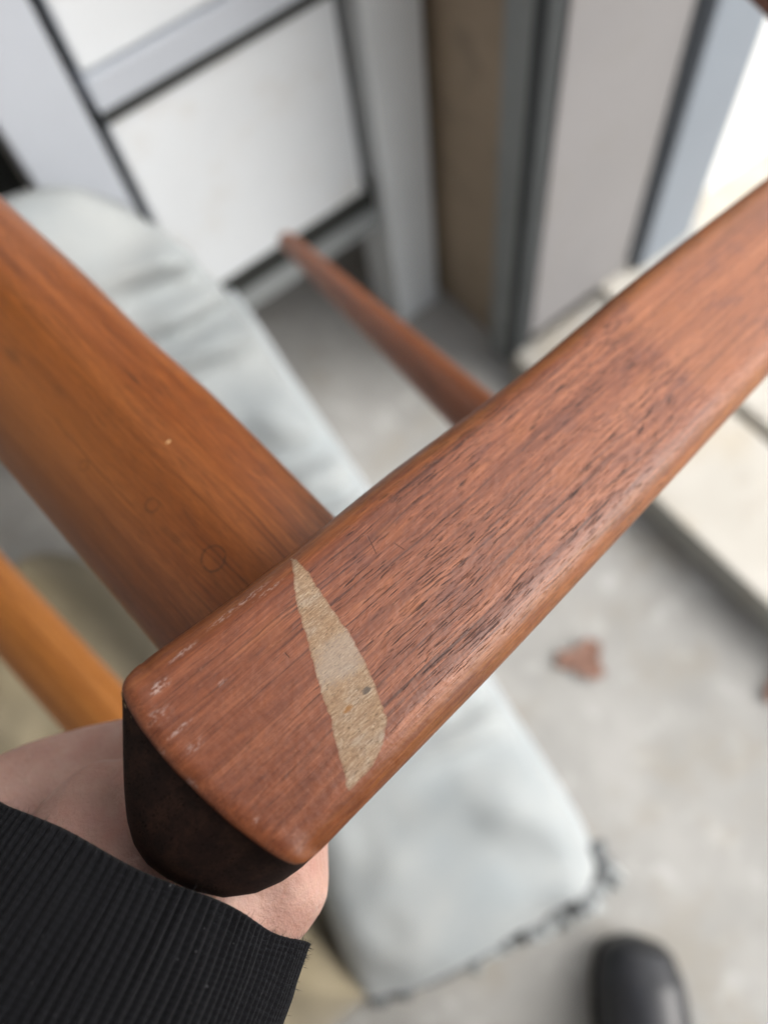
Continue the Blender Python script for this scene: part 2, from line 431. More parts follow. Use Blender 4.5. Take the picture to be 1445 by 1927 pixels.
def arm_extra(t, raw, mm, col, r, h):
    s = t.sep(raw)
    # far stretch: smoother, more orange timber beyond a soft joint
    jx = arm_xy(1170, 600)[0] * 1000
    edge = t.math('ADD', s[0], t.math('MULTIPLY', t.noise(t.vmath('MULTIPLY', raw, (.05, .12, .1)), 1, 3), 26.0))
    far = t.step(edge, jx + 8, jx + 20)
    col = t.mix(t.math('MULTIPLY', far, .26), col, (.36, .135, .052))
    # amber lacquer kept on the rounded edges, worn off the flat
    wob = t.math('MULTIPLY', t.math('SUBTRACT', t.noise(t.vmath('MULTIPLY', raw, (.06, .5, .5)), 1, 4, .65), .5), 7.0)
    for pts, sg_, w0, w1 in ((armL, -1, 8.0, 2.5), (armR, 1, 8.5, 3.0)):
        q = np.array(pts) * 1000; m_, b_ = np.polyfit(q[:, 0], q[:, 1], 1)
        d = t.math('MULTIPLY', t.math('SUBTRACT', s[1], t.math('ADD', t.math('MULTIPLY', s[0], m_), b_)), sg_)
        em = t.step(t.math('ADD', d, wob), w0, w1)
        col = t.mix(t.math('MULTIPLY', em, .60), col, t.mix(t.step(t.noise(t.vmath('MULTIPLY', raw, (.08, 1.6, 1.6)), 1, 3, .6), .35, .65), (.12, .036, .009), (.27, .105, .026)))
    # purplish and orange clouds
    pc = t.noise(t.vmath('MULTIPLY', raw, (.035, .09, .09)), 1, 3, .6)
    col = t.mix(t.math('MULTIPLY', t.step(pc, .54, .68), .35), col, (.105, .042, .036))
    col = t.mix(t.math('MULTIPLY', t.step(pc, .46, .32), .40), col, (.27, .088, .028))
    # near end: rubbed redder
    near = t.step(edge, 66, 26)
    col = t.mix(t.math('MULTIPLY', near, .50), col, t.mix(t.step(t.noise(t.vmath('MULTIPLY', raw, (.10, .35, .3)), 1, 5, .7), .36, .66), (.125, .034, .015), (.235, .070, .027)))
    # whitish scuffs and rubbed spots near the end
    sc = None
    for (px, py, rx, ry, amt) in ((300, 1292, 4.2, 2.0, 1.0), (338, 1372, 5.0, .8, .95), (470, 1120, 9, 1.0, .6), (420, 1160, 7, 1.1, .6), (345, 1225, 6, 1.0, .6), (505, 1110, 7, .8, .5),
                              (365, 1405, 4, 2.0, .45), (300, 1420, 2.2, 2.0, .5), (355, 1480, 2.5, 3, .6), (418, 1285, 2.0, 1.2, .45), (480, 1545, 1.6, .8, .6), (300, 1345, 5, 3, .4)):
        c = arm_xy(px, py) * 1000
        d = t.vmath('LENGTH', t.vmath('MULTIPLY', t.vmath('SUBTRACT', t.comb(s[0], s[1], 0.0), (c[0], c[1], 0)), (1 / rx, 1 / ry, 0)))
        m = t.math('MULTIPLY', t.step(d, 1.0, .25), amt)
        sc = m if sc is None else t.math('MAXIMUM', sc, m)
    br = t.step(t.noise(t.vmath('MULTIPLY', raw, (.55, 1.7, 1.7)), 1, 4, .7), .47, .60)
    sc = t.math('MULTIPLY', sc, br)
    col = t.mix(t.math('MULTIPLY', sc, .55), col, (.62, .50, .46))
    # hairline scratches
    for (x0, y0, x1, y1) in ((692, 1008, 708, 1042), (742, 1022, 760, 1034), (800, 878, 826, 866), (536, 1228, 545, 1238)):
        a, b = arm_xy(x0, y0) * 1000, arm_xy(x1, y1) * 1000
        L = np.linalg.norm(b - a); dx, dy = (b - a) / L
        u = t.vmath('DOT_PRODUCT', t.vmath('SUBTRACT', t.comb(s[0], s[1], 0.0), (a[0], a[1], 0)), (dx, dy, 0))
        v = t.math('ABSOLUTE', t.vmath('DOT_PRODUCT', t.vmath('SUBTRACT', t.comb(s[0], s[1], 0.0), (a[0], a[1], 0)), (-dy, dx, 0)))
        m = t.math('MULTIPLY', t.step(v, .22, .06), t.math('MULTIPLY', t.step(u, -.3, .3), t.step(u, L + .3, L - .3)))
        col = t.mix(t.math('MULTIPLY', m, .75), col, (.05, .018, .01)); h = t.math('SUBTRACT', h, m)
    # dents
    dn = t.noise(raw, .42, 2, .5)
    grime = t.step(t.noise(t.vmath('MULTIPLY', raw, (.12, .3, .3)), 1, 5, .7), .55, .75)
    col = t.mix(t.math('MULTIPLY', grime, .38), col, (.06, .020, .011))
    wear = t.step(t.noise(t.vmath('MULTIPLY', t.vmath('ADD', raw, (50, 9, 0)), (.30, .8, .8)), 1, 5, .75), .60, .74)
    col = t.mix(t.math('MULTIPLY', wear, .35), col, (.42, .20, .12))
    h = t.math('ADD', h, t.math('MULTIPLY', dn, 1.6))
    return col, t.math('ADD', r, t.math('MULTIPLY', sc, .2)), h

def arm_pores(t, raw):
    x = t.math('ADD', t.sep(raw)[0], t.math('MULTIPLY', t.noise(t.vmath('MULTIPLY', raw, (.04, .1, .1)), 1, 2), 30.0))
    jx = arm_xy(1170, 600)[0] * 1000
    return t.math('ADD', .50, t.math('MULTIPLY', t.math('MULTIPLY', t.step(x, 48, 78), t.step(x, jx + 34, jx - 4)), .55))
M_ARM = wood('teak armrest', (.100, .029, .015), (.235, .075, .034), (.36, .134, .066), pore=1.0, rough=.36, pmask=arm_pores, extra=arm_extra, seed=0)
M_END = wood('end grain with painted shade', (.011, .005, .004), (.021, .009, .0065), (.042, .019, .012), pore=1.0, rough=.7, spec=.2, streak=.3, seed=4)  # end grain, with the shadow on the arm end darkened into its colour
armrest = link('armrest', arm.me, [M_ARM, M_END], chair, ARM)
tag(armrest, 'broad armrest with dark pores, scuffs and a pale bare patch')

# pale lens-shaped bare patch, a thin skin following the curved top
pl = [(549, 1044), (556, 1090), (562, 1130), (580, 1190), (600, 1260), (620, 1330), (640, 1410), (650, 1462), (657, 1487)]
pr_ = [(551, 1044), (577, 1078), (610, 1130), (650, 1190), (682, 1245), (706, 1300), (721, 1350), (719, 1395), (700, 1440), (659, 1487)]
pl = np.array([arm_xy(*p) for p in pl]); pr_ = np.array([arm_xy(*p) for p in pr_])
NPR = 220
u = np.linspace(0, 1, NPR)
a, b = resample(pl, u, 10), resample(pr_, u, 10)
dv = (b - a) / (np.linalg.norm(b - a, axis=1)[:, None] + 1e-9)
grow = (np.sin(np.pi * np.clip(u, 0, 1)) ** .5 * .0009)[:, None]
a, b = a - dv * grow, b + dv * grow
for q in (a, b):
    for i in range(3, NPR - 3):
        q[i, 0] += .00035 * noise.noise(Vector((u[i] * 60, 4.3, 3))) + .0006 * noise.noise(Vector((u[i] * 22, 1.3, .4)))
V, Fc, n = [], [], 16
for i in range(NPR):
    for j in range(n):
        p = a[i] + (b[i] - a[i]) * j / (n - 1); V.append(p)
zz = arm.z(np.array(V)) + .00005
V = [(p[0], p[1], z) for p, z in zip(V, zz)]
for i in range(NPR - 1):
    for j in range(n - 1): Fc.append((i * n + j, i * n + j + 1, (i + 1) * n + j + 1, (i + 1) * n + j))
t = NT('pale bare wood'); mm = t.vmath('SCALE', t.obj(), scale=1000.0)
n1 = t.noise(t.vmath('MULTIPLY', mm, (.10, .16, .1)), 1, 3, .6)
col = t.ramp(n1, [(.30, (.32, .20, .112)), (.52, (.355, .25, .160)), (.72, (.365, .295, .225))])
f1 = t.noise(t.vmath('MULTIPLY', mm, (.5, 2.4, 2)), 1, 4, .75)
col = t.mix(t.math('MULTIPLY', t.step(f1, .58, .40), .62), col, (.18, .105, .06))
gl = t.noise(t.vmath('MULTIPLY', mm, (.05, 1.3, 1.3)), 1, 3, .6)
col = t.mix(t.math('MULTIPLY', t.step(gl, .50, .66), .45), col, (.19, .10, .055))
col = t.mix(t.math('MULTIPLY', t.step(f1, .57, .70), .40), col, (.62, .52, .40))
pk = t.noise(t.vmath('MULTIPLY', mm, (.55, 2.6, 2)), 1, 2, .5)
pk2 = t.noise(t.vmath('MULTIPLY', mm, (1.3, 1.5, 2)), 1, 1, .5)
pm = t.math('MAXIMUM', t.math('MULTIPLY', t.step(pk, .61, .72), .75), t.math('MULTIPLY', t.step(pk2, .66, .74), .55))
col = t.mix(t.math('MULTIPLY', pm, .8), col, (.045, .028, .018))
sxy = t.sep(mm)
for (px, py, rx, ry, c, k) in ((690, 1299, 1.5, 1.1, (.06, .05, .045), .8), (655, 1334, 1.9, .8, (.26, .12, .035), .9), (645, 1235, 11, 6, (.36, .32, .285), .35)):
    q = arm_xy(px, py) * 1000
    d = t.vmath('LENGTH', t.vmath('MULTIPLY', t.vmath('SUBTRACT', t.comb(sxy[0], sxy[1], 0.0), (q[0], q[1], 0)), (1 / rx, 1 / ry, 0)))
    d = t.math('ADD', d, t.math('MULTIPLY', t.math('SUBTRACT', f1, .5), 1.6))
    col = t.mix(t.math('MULTIPLY', t.step(d, 1.1, .5), k), col, c)
t.bump(t.math('SUBTRACT', t.math('MULTIPLY', f1, .6), pm), .5, .00022)
an = t.n.new('ShaderNodeAttribute'); an.attribute_name = 'rim'
fr = t.noise(t.vmath('MULTIPLY', mm, (.35, 1.4, 1.4)), 1, 4, .75)
soft = t.step(t.math('ADD', an.outputs['Fac'], t.math('MULTIPLY', t.math('SUBTRACT', fr, .5), 1.6)), -.15, .75)
col = t.mix(soft, t.mix(.35, (.20, .065, .031), col), col)
M_BARE = t.out(col, .5, .3)
pme = mesh(V, Fc)
att = pme.attributes.new('rim', 'FLOAT', 'POINT')
wid = np.linalg.norm(b - a, axis=1)
ev = []
for i in range(NPR):
    for j in range(n): ev.append(min(j, n - 1 - j) / (n - 1) * wid[i] * 1000)
att.data.foreach_set('value', np.array(ev, np.float32))
patch = link('bare_patch', pme, M_BARE, armrest, ARM)
tag(patch, 'pale beige lens-shaped patch of bare wood on the armrest')

# chipped, paler rim line where the top meets the dark end
E2 = resample(armE, np.linspace(.12, .50, 90), 6)
zE = arm.z(E2)
pts, rad = [], []
for k_, (p_, z_) in enumerate(zip(E2, zE)):
    nz = .7 * noise.noise(Vector((k_ * .061 + .3, 2.4, .7))) + .5 * noise.noise(Vector((k_ * .19 + .5, 7.6, .2)))
    pts.append(Vector((p_[0] - .0003, p_[1], z_ - .0007 + .0003 * nz)))
    rad.append(max(.00004, .00024 + .0006 * nz) * min(1, k_ / 8) * (1 - .75 * k_ / 90) + .00002)
V, Fc = tube_pts(pts, rad, 8)
t = NT('chipped pale rim'); M_CHIP = t.out(t.ramp(t.noise(t.vmath('SCALE', t.obj(), scale=1000.0), .21, 4, .7), [(.38, (.03, .014, .008)), (.46, (.22, .14, .07)), (.66, (.42, .31, .19))]), .7, .2)
link('chipped_edge', mesh(V, Fc), M_CHIP, armrest, ARM)

# side rail running back from under the armrest
RAIL = frame_from(P(455, 1100, .238), P(0, 615, .280), P(300, 1222, .240))
def rail_xy(px, py, z=0.0): return to_plane(RAIL, px, py, z)
hr = .019
rail_top = [rail_xy(*p, -hr) for p in ((720, 1063), (620, 968), (500, 846), (375, 721), (250, 610), (145, 503), (0, 370), (-170, 215), (-420, -10))]
rail_bot = [rail_xy(*p, -hr) for p in ((380, 1325), (294, 1222), (157, 1059), (42, 921), (0, 870), (-160, 680), (-400, 395))]
# local X runs back along the rail (up-left), so local +Y is the lower edge in the photo
railE = [rail_bot[0]] + [rail_bot[0] + (rail_top[0] - rail_bot[0]) * k for k in (.25, .5, .75)] + [rail_top[0]]
rail = Slab(rail_bot, railE, rail_top, ((.032, hr), (.030, hr), (.001, .0005)), .040, crown=.004, ns=80, nt=44, bot=(.018, .012))
def rail_extra(t, raw, mm, col, r, h):
    s = t.sep(raw)
    for (px, py, rad, k) in ((286, 951, 2.4, .9), (402, 1051, 4.1, .95), (157, 875, 1.9, .8), (110, 737, 1.5, .5)):
        c = rail_xy(px, py) * 1000
        d = t.vmath('LENGTH', t.vmath('MULTIPLY', t.vmath('SUBTRACT', t.comb(s[0], s[1], 0.0), (c[0], c[1], 0)), (1, 1, 0)))
        d = t.math('ADD', d, t.math('MULTIPLY', t.math('SUBTRACT', t.noise(raw, .16, 2), .5), 1.3))
        ring = t.math('MULTIPLY', t.step(d, rad - .5, rad), t.step(d, rad + .5, rad))
        brk = t.step(t.noise(raw, .33, 2), .30, .48)
        col = t.mix(t.math('MULTIPLY', t.math('MULTIPLY', ring, brk), k), col, (.05, .018, .008))
    c = rail_xy(312, 828) * 1000
    d = t.vmath('LENGTH', t.vmath('MULTIPLY', t.vmath('SUBTRACT', t.comb(s[0], s[1], 0.0), (c[0], c[1], 0)), (1 / .55, 1 / 1.1, 0)))
    d = t.math('ADD', d, t.math('MULTIPLY', t.math('SUBTRACT', t.noise(raw, 1.5, 2), .5), 2.4))
    m = t.step(d, 1.0, .7); col = t.mix(m, col, (.60, .36, .17))
    c = rail_xy(25, 668) * 1000
    d = t.vmath('LENGTH', t.vmath('MULTIPLY', t.vmath('SUBTRACT', t.comb(s[0], s[1], 0.0), (c[0], c[1], 0)), (1 / 6., 1 / 2.5, 0)))
    m = t.step(d, 1.1, .2); col = t.mix(t.math('MULTIPLY', m, .7), col, (.05, .016, .008))
    # warmer, yellower timber along the lower side further back
    w = t.math('MULTIPLY', t.step(s[0], 0, 110), t.step(t.math('ADD', s[1], t.math('MULTIPLY', t.noise(t.vmath('MULTIPLY', mm, (.012, .2, .2)), 1, 3), 30.0)), -20, 45))
    col = t.mix(t.math('MULTIPLY', w, .55), col, (.33, .112, .016))
    return col, r, h
M_RAIL = wood('teak side rail', (.125, .033, .008), (.205, .059, .0135), (.27, .086, .021), pore=.5, rough=.32, spec=.5, streak=1.0, line=(.007, 1.9), extra=rail_extra, seed=2.3)
side_rail = link('side_rail', rail.me, M_RAIL, chair, RAIL)
tag(side_rail, 'thick orange brown side rail with ring stains behind the armrest')

def along(a, b):
    x = (b - a).normalized(); z = Vector((0, 0, 1)); y = z.cross(x).normalized(); z = x.cross(y)
    return Matrix(((x.x, y.x, z.x, a.x), (x.y, y.y, z.y, a.y), (x.z, y.z, z.z, a.z), (0, 0, 0, 1)))

def turned(name, a, b, r0, r1, mat, parent, n=24, steps=24, shape=None):
    """round member from a to b in its own frame, grain along local X, softly domed ends"""
    a, b = Vector(a), Vector(b); L = (b - a).length
    V, Fc = [], []
    xs = [(1 - math.cos(math.pi * k / steps)) / 2 for k in range(steps + 1)]
    for k, q in enumerate(xs):
        r = r0 + (r1 - r0) * q
        if shape: r *= shape(q)
        e = min(q * L, (1 - q) * L); r *= math.sqrt(min(1, .15 + e / (.006)))if e < .0051 else 1
        for j in range(n):
            th = 2 * math.pi * j / n; V.append((q * L, r * math.cos(th), r * math.sin(th)))
    for k in range(steps):
        for j in range(n): Fc.append((k * n + j, k * n + (j + 1) % n, (k + 1) * n + (j + 1) % n, (k + 1) * n + j))
    Fc.append(tuple(range(n - 1, -1, -1))); Fc.append(tuple(range(steps * n, (steps + 1) * n)))
    return link(name, mesh(V, Fc), mat, parent, along(a, b))

M_LEG = wood('teak leg', (.16, .050, .020), (.25, .080, .030), (.31, .105, .043), pore=.5, rough=.42, seed=5.1)
M_ROD = wood('orange teak stretcher', (.33, .115, .022), (.42, .155, .030), (.48, .19, .045), pore=.25, rough=.42, seed=7.7)
LEG_J = P(975, 855, .42)
leg = turned('leg', LEG_J, P(536, 450, .80), 0.0165, .0096, M_LEG, chair)
tag(leg, 'slender tapered leg pointing back towards the white cabinet')
ROD_J = P(350, 1520, .405)
rod = turned('stretcher', ROD_J, P(-240, 870, .50), .0195, .0195, M_ROD, chair)
tag(rod, 'bright orange rod at the lower left')
M_POST = wood('teak hidden post', (.10, .032, .014), (.18, .058, .025), (.25, .085, .038), pore=.5, rough=.45, seed=9.2)
turned('post', P(985, 885, .268), LEG_J, .014, .014, M_POST, chair)
turned('post', P(380, 1420, .232), ROD_J, .013, .014, M_POST, chair)
turned('lower_rail', ROD_J, LEG_J, .012, .012, M_POST, chair)
FAR = P(1760, 200, .345)
turned('back_rail', FAR, P(1235, -250, .50), .019, .016, M_POST, chair)

# ------------------------------------------------------------------ long white cushion leaning from the floor up against the cabinet
def fabric(name, a, b, rough=.85, scale=9, weave=900, bump=.25, sheen=.2):
    t = NT(name); o = t.obj()
    col = t.ramp(t.noise(o, scale, 5, .6), [(.3, a), (.7, b)])
    w = t.noise(o, weave, 2, .6)
    t.bump(w, bump, .0006)
    return t.out(col, rough, .25, Sheen_Weight=sheen)

M_CUSH = fabric('white cushion cloth', (.265, .295, .31), (.335, .35, .35))
M_PIPE = fabric('bluish piping', (.33, .365, .385), (.38, .41, .43))
M_LINING = fabric('torn dark lining', (.07, .078, .085), (.16, .17, .175))
cushion = thing('long_cushion', (0, 0.0, 0), 'long white cushion leaning up against the panelled cabinet', 'cushion')
path = np.array([(-.066, .045), (-.036, .078), (0, .105), (.125, .155), (.333, .255), (.46, .345), (.53, .42), (.58, .49), (.61, .57)])
sg = np.r_[0, np.cumsum(np.linalg.norm(np.diff(path, axis=0), axis=1))]
def cpath(q):
    q = q * sg[-1]; return np.array([np.interp(q, sg, path[:, 0]), np.interp(q, sg, path[:, 1])])
NI, NJ, HW = 130, 96, .148
V, Fc = [], []
edgeR, front = [], []
for i in range(NI + 1):
    q = i / NI; q = .5 - .5 * math.cos(math.pi * q)
    c = (cpath(q) * 2 + cpath(max(0, q - .03)) + cpath(min(1, q + .03))) / 4
    tg = cpath(min(1, q + .02)) - cpath(max(0, q - .02)); tg /= np.linalg.norm(tg); nn = np.array([-tg[1], tg[0]])
    endk = min(1.0, q / .10, (1 - q) / .12); ek = math.sqrt(max(0, 1 - (1 - endk) ** 2))
    ht = .012 + .046 * ek
    hw = HW * (.90 + .10 * ek)
    xc = -.010 - .034 * max(0, 1 - q / .45)
    cut = max(0.0, (q - .74) / .26); cut = 1 - math.sqrt(max(0.0, 1 - cut ** 2))
    cutx = .155 * cut
    for j in range(NJ):
        a = 2 * math.pi * j / NJ; ca, sa = math.cos(a), math.sin(a)
        x = hw * math.copysign(abs(ca) ** .55, ca); x -= cutx * max(0.0, (x + hw) / (2 * hw)); x += .062 * min(1.0, q / .3) * max(0.0, (hw - x) / (2 * hw)); h = ht * math.copysign(abs(sa) ** .75, sa)
        # puckers along the right-hand seam and soft creases across the top
        if sa > 0:
            seam = max(0.0, 1 - abs(x - .10) / .085)
            pk = math.sin(q * 82 + 2.2 * math.sin(q * 23) + x * 26) * .013 * seam * (0.25 + min(1.0, q / .35)) 
            h += pk + .009 * noise.noise(Vector((x * 9, q * 9, 1.3))) + .0055 * noise.noise(Vector((x * 28, q * 20, 4.3)))
        sk = -.20 * (x + .02) * max(0.0, 1 - q / .35)
        y = c[0] + nn[0] * h + sk; z = max(.004, c[1] + nn[1] * h)
        V.append((x + xc, y, z))
    edgeR.append(Vector(V[i * (NJ)]) + Vector((.001, 0, 0)))
    for j in range(NJ):
        if i < NI: Fc.append((i * NJ + j, i * NJ + (j + 1) % NJ, (i + 1) * NJ + (j + 1) % NJ, (i + 1) * NJ + j))
for k in (0, NI):
    V.append(tuple(np.mean(np.array(V[k * NJ:(k + 1) * NJ]), axis=0))); ci = len(V) - 1
    for j in range(NJ):
        f = (k * NJ + j, k * NJ + (j + 1) % NJ, ci); Fc.append(f if k else f[::-1])
front = [Vector(V[j]) for j in range(0, NJ // 2 + 1)]          # right to left along the top of the front end
me = mesh(V, Fc); bm = bmesh.new(); bm.from_mesh(me); bmesh.ops.recalc_face_normals(bm, faces=bm.faces[:]); bm.to_mesh(me); bm.free()
link('cushion_body', me, M_CUSH, cushion)
pp = [p + Vector((0.001, 0, .004)) for p in edgeR[6:-38]]
V, Fc = tube_pts(pp, .0055, 12)
link('piping', mesh(V, Fc), M_PIPE, cushion)
# torn gathered hem along the front edge
fl = sorted(front, key=lambda p: -p.x); xs = [p.x for p in fl][::-1]; ys = [p.y for p in fl][::-1]
V, Fc = [], []
NH = 150
pts, rad = [], []
for i in range(NH):
    x = .112 - .285 * i / (NH - 1)
    y = np.interp(x, xs, ys)
    zc = .085 - .065 * i / (NH - 1)
    pts.append(Vector((x, y - .003 + .004 * math.sin(i * .9) + .004 * noise.noise(Vector((i * .21, 0, 0))), max(.016, zc * .62 + .012))))
    rad.append(max(.003, .0135 + .014 * noise.noise(Vector((i * .17, 5, 0))) + .003 * math.sin(i * 1.3)))
V, Fc = tube_pts(pts, rad, 14)
link('torn_lining', mesh(V, Fc), M_LINING, cushion)
V, Fc, NR = [], [], 12
for i in range(240):
    s_ = i / 239; x = .120 - .215 * s_
    y0 = np.interp(x, xs, ys) - .009
    amp = .017 * (1 - .45 * s_)
    for j in range(NR):
        r = j / (NR - 1)
        w = math.sin(i * .42 + 1.5 * math.sin(i * .09)) * amp * r
        rag = .020 * noise.noise(Vector((i * .12, 3, 0))) * r
        V.append((x + .004 * math.cos(i * .42) * r, y0 - .030 * r * (1 - .5 * s_) + rag, max(.003, .034 * (1 - .7 * s_) * (1 - r * .8) + w + .006)))
for i in range(239):
    for j in range(NR - 1): Fc.append((i * NR + j, i * NR + j + 1, (i + 1) * NR + j + 1, (i + 1) * NR + j))
hem = link('ragged_hem', mesh(V, Fc), M_CUSH, cushion)
so = hem.modifiers.new('thickness', 'SOLIDIFY'); so.thickness = .0012

# olive beige floor shade mound added for the person-shaded floor left of the cushion
M_MOUND = fabric('olive beige floor shade', (.17, .14, .085), (.27, .235, .165), scale=7)
V, Fc = [], []
nx, ny = 60, 60
for i in range(nx):
    for j in range(ny):
        a, b = i / (nx - 1), j / (ny - 1)
        e = min(1, a / .12, (1 - a) / .12, b / .12, (1 - b) / .12)
        e = math.sqrt(max(0, 1 - (1 - e) ** 2))
        z = .004 + e * (.15 + .12 * b + .02 * noise.noise(Vector((a * 5, b * 5, 0))) + .008 * noise.noise(Vector((a * 17, b * 13, 2))))
        V.append((-.60 + .435 * a, -.05 + .62 * b, z))
for i in range(nx - 1):
    for j in range(ny - 1): Fc.append((i * ny + j, (i + 1) * ny + j, (i + 1) * ny + j + 1, i * ny + j + 1))
rim = [i * ny for i in range(nx)] + [(nx - 1) * ny + j for j in range(1, ny)] + [i * ny + ny - 1 for i in range(nx - 2, -1, -1)] + [j for j in range(ny - 2, 0, -1)]
Fc.append(tuple(rim[::-1]))
cv = link('floor_shade_mound', mesh(V, Fc), M_MOUND)
tag(cv, 'olive beige floor shade mound added for shaded ground under the orange rod', 'cushion')

# ------------------------------------------------------------------ fallen leaves
def leaf_mesh(seed, L=.03, W=.022):
    rnd = random.Random(seed); n = 28; V = [(0, 0, .004)]; Fc = []
    for k in range(n):
        a = 2 * math.pi * k / n
        r = .52 + .50 * abs(math.cos(1.5 * a)) ** 1.5 + rnd.uniform(-.08, .08)
        V.append((L * r * math.cos(a), W * r * math.sin(a), 0.003 + .005 * abs(math.sin(a)) * r + .003 * rnd.random()))
    for k in range(n): Fc.append((0, 1 + k, 1 + (k + 1) % n))
    V2 = [(x, y, z - .0008) for x, y, z in V]; m = len(V)
    Fc += [tuple(m + i for i in f[::-1]) for f in Fc]
    for k in range(n):
        a, b = 1 + k, 1 + (k + 1) % n; Fc.append((b, a, m + a, m + b))
    return mesh(V + V2, Fc)
def leaf_mat(name, a, b):
    t = NT(name); return t.out(t.ramp(t.noise(t.obj(), 60, 4, .6), [(.3, a), (.7, b)]), .6, .3)
ML1 = leaf_mat('red brown leaf', (.17, .085, .06), (.28, .165, .125)); ML2 = leaf_mat('yellow brown leaf', (.38, .31, .22), (.45, .38, .28))
def leaf(name, x, y, z, rz, L, W, mat, label, seed):
    lo = link(name, leaf_mesh(seed, L, W), mat, None, Matrix.Translation((x, y, z)) @ Matrix.Rotation(rz, 4, 'Z'), smooth=False)
    tag(lo, label, 'leaf')
    V, Fc = tube_pts([(-L * .5, 0, .006), (L * .2, 0, .008), (L * 1.15, .002, .007)], .0007, 6)
    link('stalk', mesh(V, Fc), mat, lo, Matrix.Translation((x, y, z)) @ Matrix.Rotation(rz, 4, 'Z'))
leaf('fallen_leaf', .262, .083, .001, 2.5, .034, .028, ML1, 'red brown fallen leaf lying in the middle of the grey floor', 3)
leaf('fallen_leaf', .425, -.093, .001, .6, .030, .020, ML1, 'red brown fallen leaf at the foot of the step', 5)

# ------------------------------------------------------------------ the person holding the chair
def blob(chains, voxel, smooth_it=6):
    """one continuous skin around chains of (point, radius): spheres strung along each bone, fused by a voxel remesh"""
    bm = bmesh.new()
    for ch in chains:
        for (p, r), (p2, r2) in zip(ch[:-1], ch[1:]):
            p, p2 = Vector(p), Vector(p2); L = (p2 - p).length
            k = max(2, int(L / (min(r, r2) * .35)) + 1)
            for i in range(k + 1):
                q = i / k
                bmesh.ops.create_icosphere(bm, subdivisions=2, radius=r + (r2 - r) * q, matrix=Matrix.Translation(p.lerp(p2, q)))
    me = bpy.data.meshes.new('tmp'); bm.to_mesh(me); bm.free()
    o = bpy.data.objects.new('tmp', me); COL.objects.link(o)
    m = o.modifiers.new('r', 'REMESH'); m.mode = 'VOXEL'; m.voxel_size = voxel
    s_ = o.modifiers.new('s', 'SMOOTH'); s_.iterations = smooth_it; s_.factor = .5
    dg = bpy.context.evaluated_depsgraph_get(); dg.update()
    res = bpy.data.meshes.new_from_object(o.evaluated_get(dg))
    bpy.data.objects.remove(o)
    return res

person = thing('person', (0.0, -0.36, 0), 'person in a black ribbed sweatshirt and black shoes gripping the chair arm', 'person')

CUFF_C = P(262, 1632, .212)                      # centre of the cuff opening
a_cam = np.array([.365, -.785, .50]); a_cam /= np.linalg.norm(a_cam)
ARM_DIR = Vector(AX @ a_cam)                     # from elbow to hand
w_cam = np.array([.905, .425, 0.0]); w_cam -= a_cam * (w_cam @ a_cam); w_cam /= np.linalg.norm(w_cam)
W_DIR = Vector(AX @ w_cam); N_DIR = W_DIR.cross(ARM_DIR).normalized()
if N_DIR.dot(Vector(CAM) - CUFF_C) < 0: N_DIR = -N_DIR

def K(px, py, d, r): return (P(px, py, d), r)
ELBOW = CUFF_C - ARM_DIR * .235 + Vector((-.03, 0, 0))
SHO_L, SHO_R = Vector((-.22, -.11, 1.32)), Vector((.20, -.11, 1.32))
HIP_L, HIP_R = Vector((-.10, -.44, .86)), Vector((.10, -.44, .86))
ANK_R, ANK_L = Vector((-.075, -.345, .09)), Vector((-.36, -.42, .09))
ELB_R, WR_R = Vector((.30, -.36, 1.08)), Vector((.10, -.16, 1.03))
KN_R, KN_L = Vector((.02, -.36, .47)), Vector((-.20, -.40, .47))
flat_w = [(-.018, .018), (0, .020), (.022, .019)]
chains = []
for off, r in flat_w:                            # forearm and wrist, wider than deep
    o_ = W_DIR * off - N_DIR * (.009 if off < 0 else .004)
    chains.append([(ELBOW + o_ * .6, .036), (CUFF_C - ARM_DIR * .08 + o_, r + .006), (CUFF_C + ARM_DIR * .0 + o_, r), (CUFF_C + ARM_DIR * .010 + o_ * 1.0, r - .003)])
# palm under the arm end, knuckles, four fingers curled along its underside
kn = [K(390, 1345, .268, .0105), K(450, 1318, .268, .0108), K(522, 1342, .266, .0104), K(585, 1392, .262, .0095)]
wr = [CUFF_C + ARM_DIR * .02 + W_DIR * q for q in (-.002, .009, .019, .029)]
for w0, (k0, kr) in zip(wr, kn):
    chains.append([(w0, .017), (w0.lerp(k0, .55), .0145), (k0, kr)])
f1 = [K(440, 1225, .276, .0092), K(525, 1215, .276, .0095), K(598, 1245, .274, .0091), K(650, 1310, .270, .0082)]
f2 = [K(462, 1205, .300, .0083), K(548, 1195, .302, .0086), K(618, 1228, .300, .0082), K(665, 1298, .293, .0074)]
f3 = [K(430, 1260, .310, .0072), K(515, 1250, .312, .0075), K(588, 1282, .310, .0072), K(640, 1345, .302, .0064)]
for a_, b_, c_, d_ in zip(kn, f1, f2, f3): chains.append([a_, b_, c_, d_])
# heel of the hand on the right, ball of the thumb and thumb on the left
chains.append([K(430, 1740, .222, .019), K(520, 1662, .224, .0165), K(532, 1600, .232, .0145), K(560, 1480, .245, .012)])
chains.append([K(-80, 1640, .236, .027), K(0, 1576, .246, .0255), K(100, 1512, .256, .0230), K(190, 1466, .262, .0195), K(300, 1410, .268, .0135), K(375, 1370, .272, .0110), K(430, 1340, .274, .0090)])
chains.append([K(120, 1515, .252, .021), K(300, 1540, .250, .018), (CUFF_C + ARM_DIR * .02, .018)])
hand_me = blob(chains, .0019, 22)

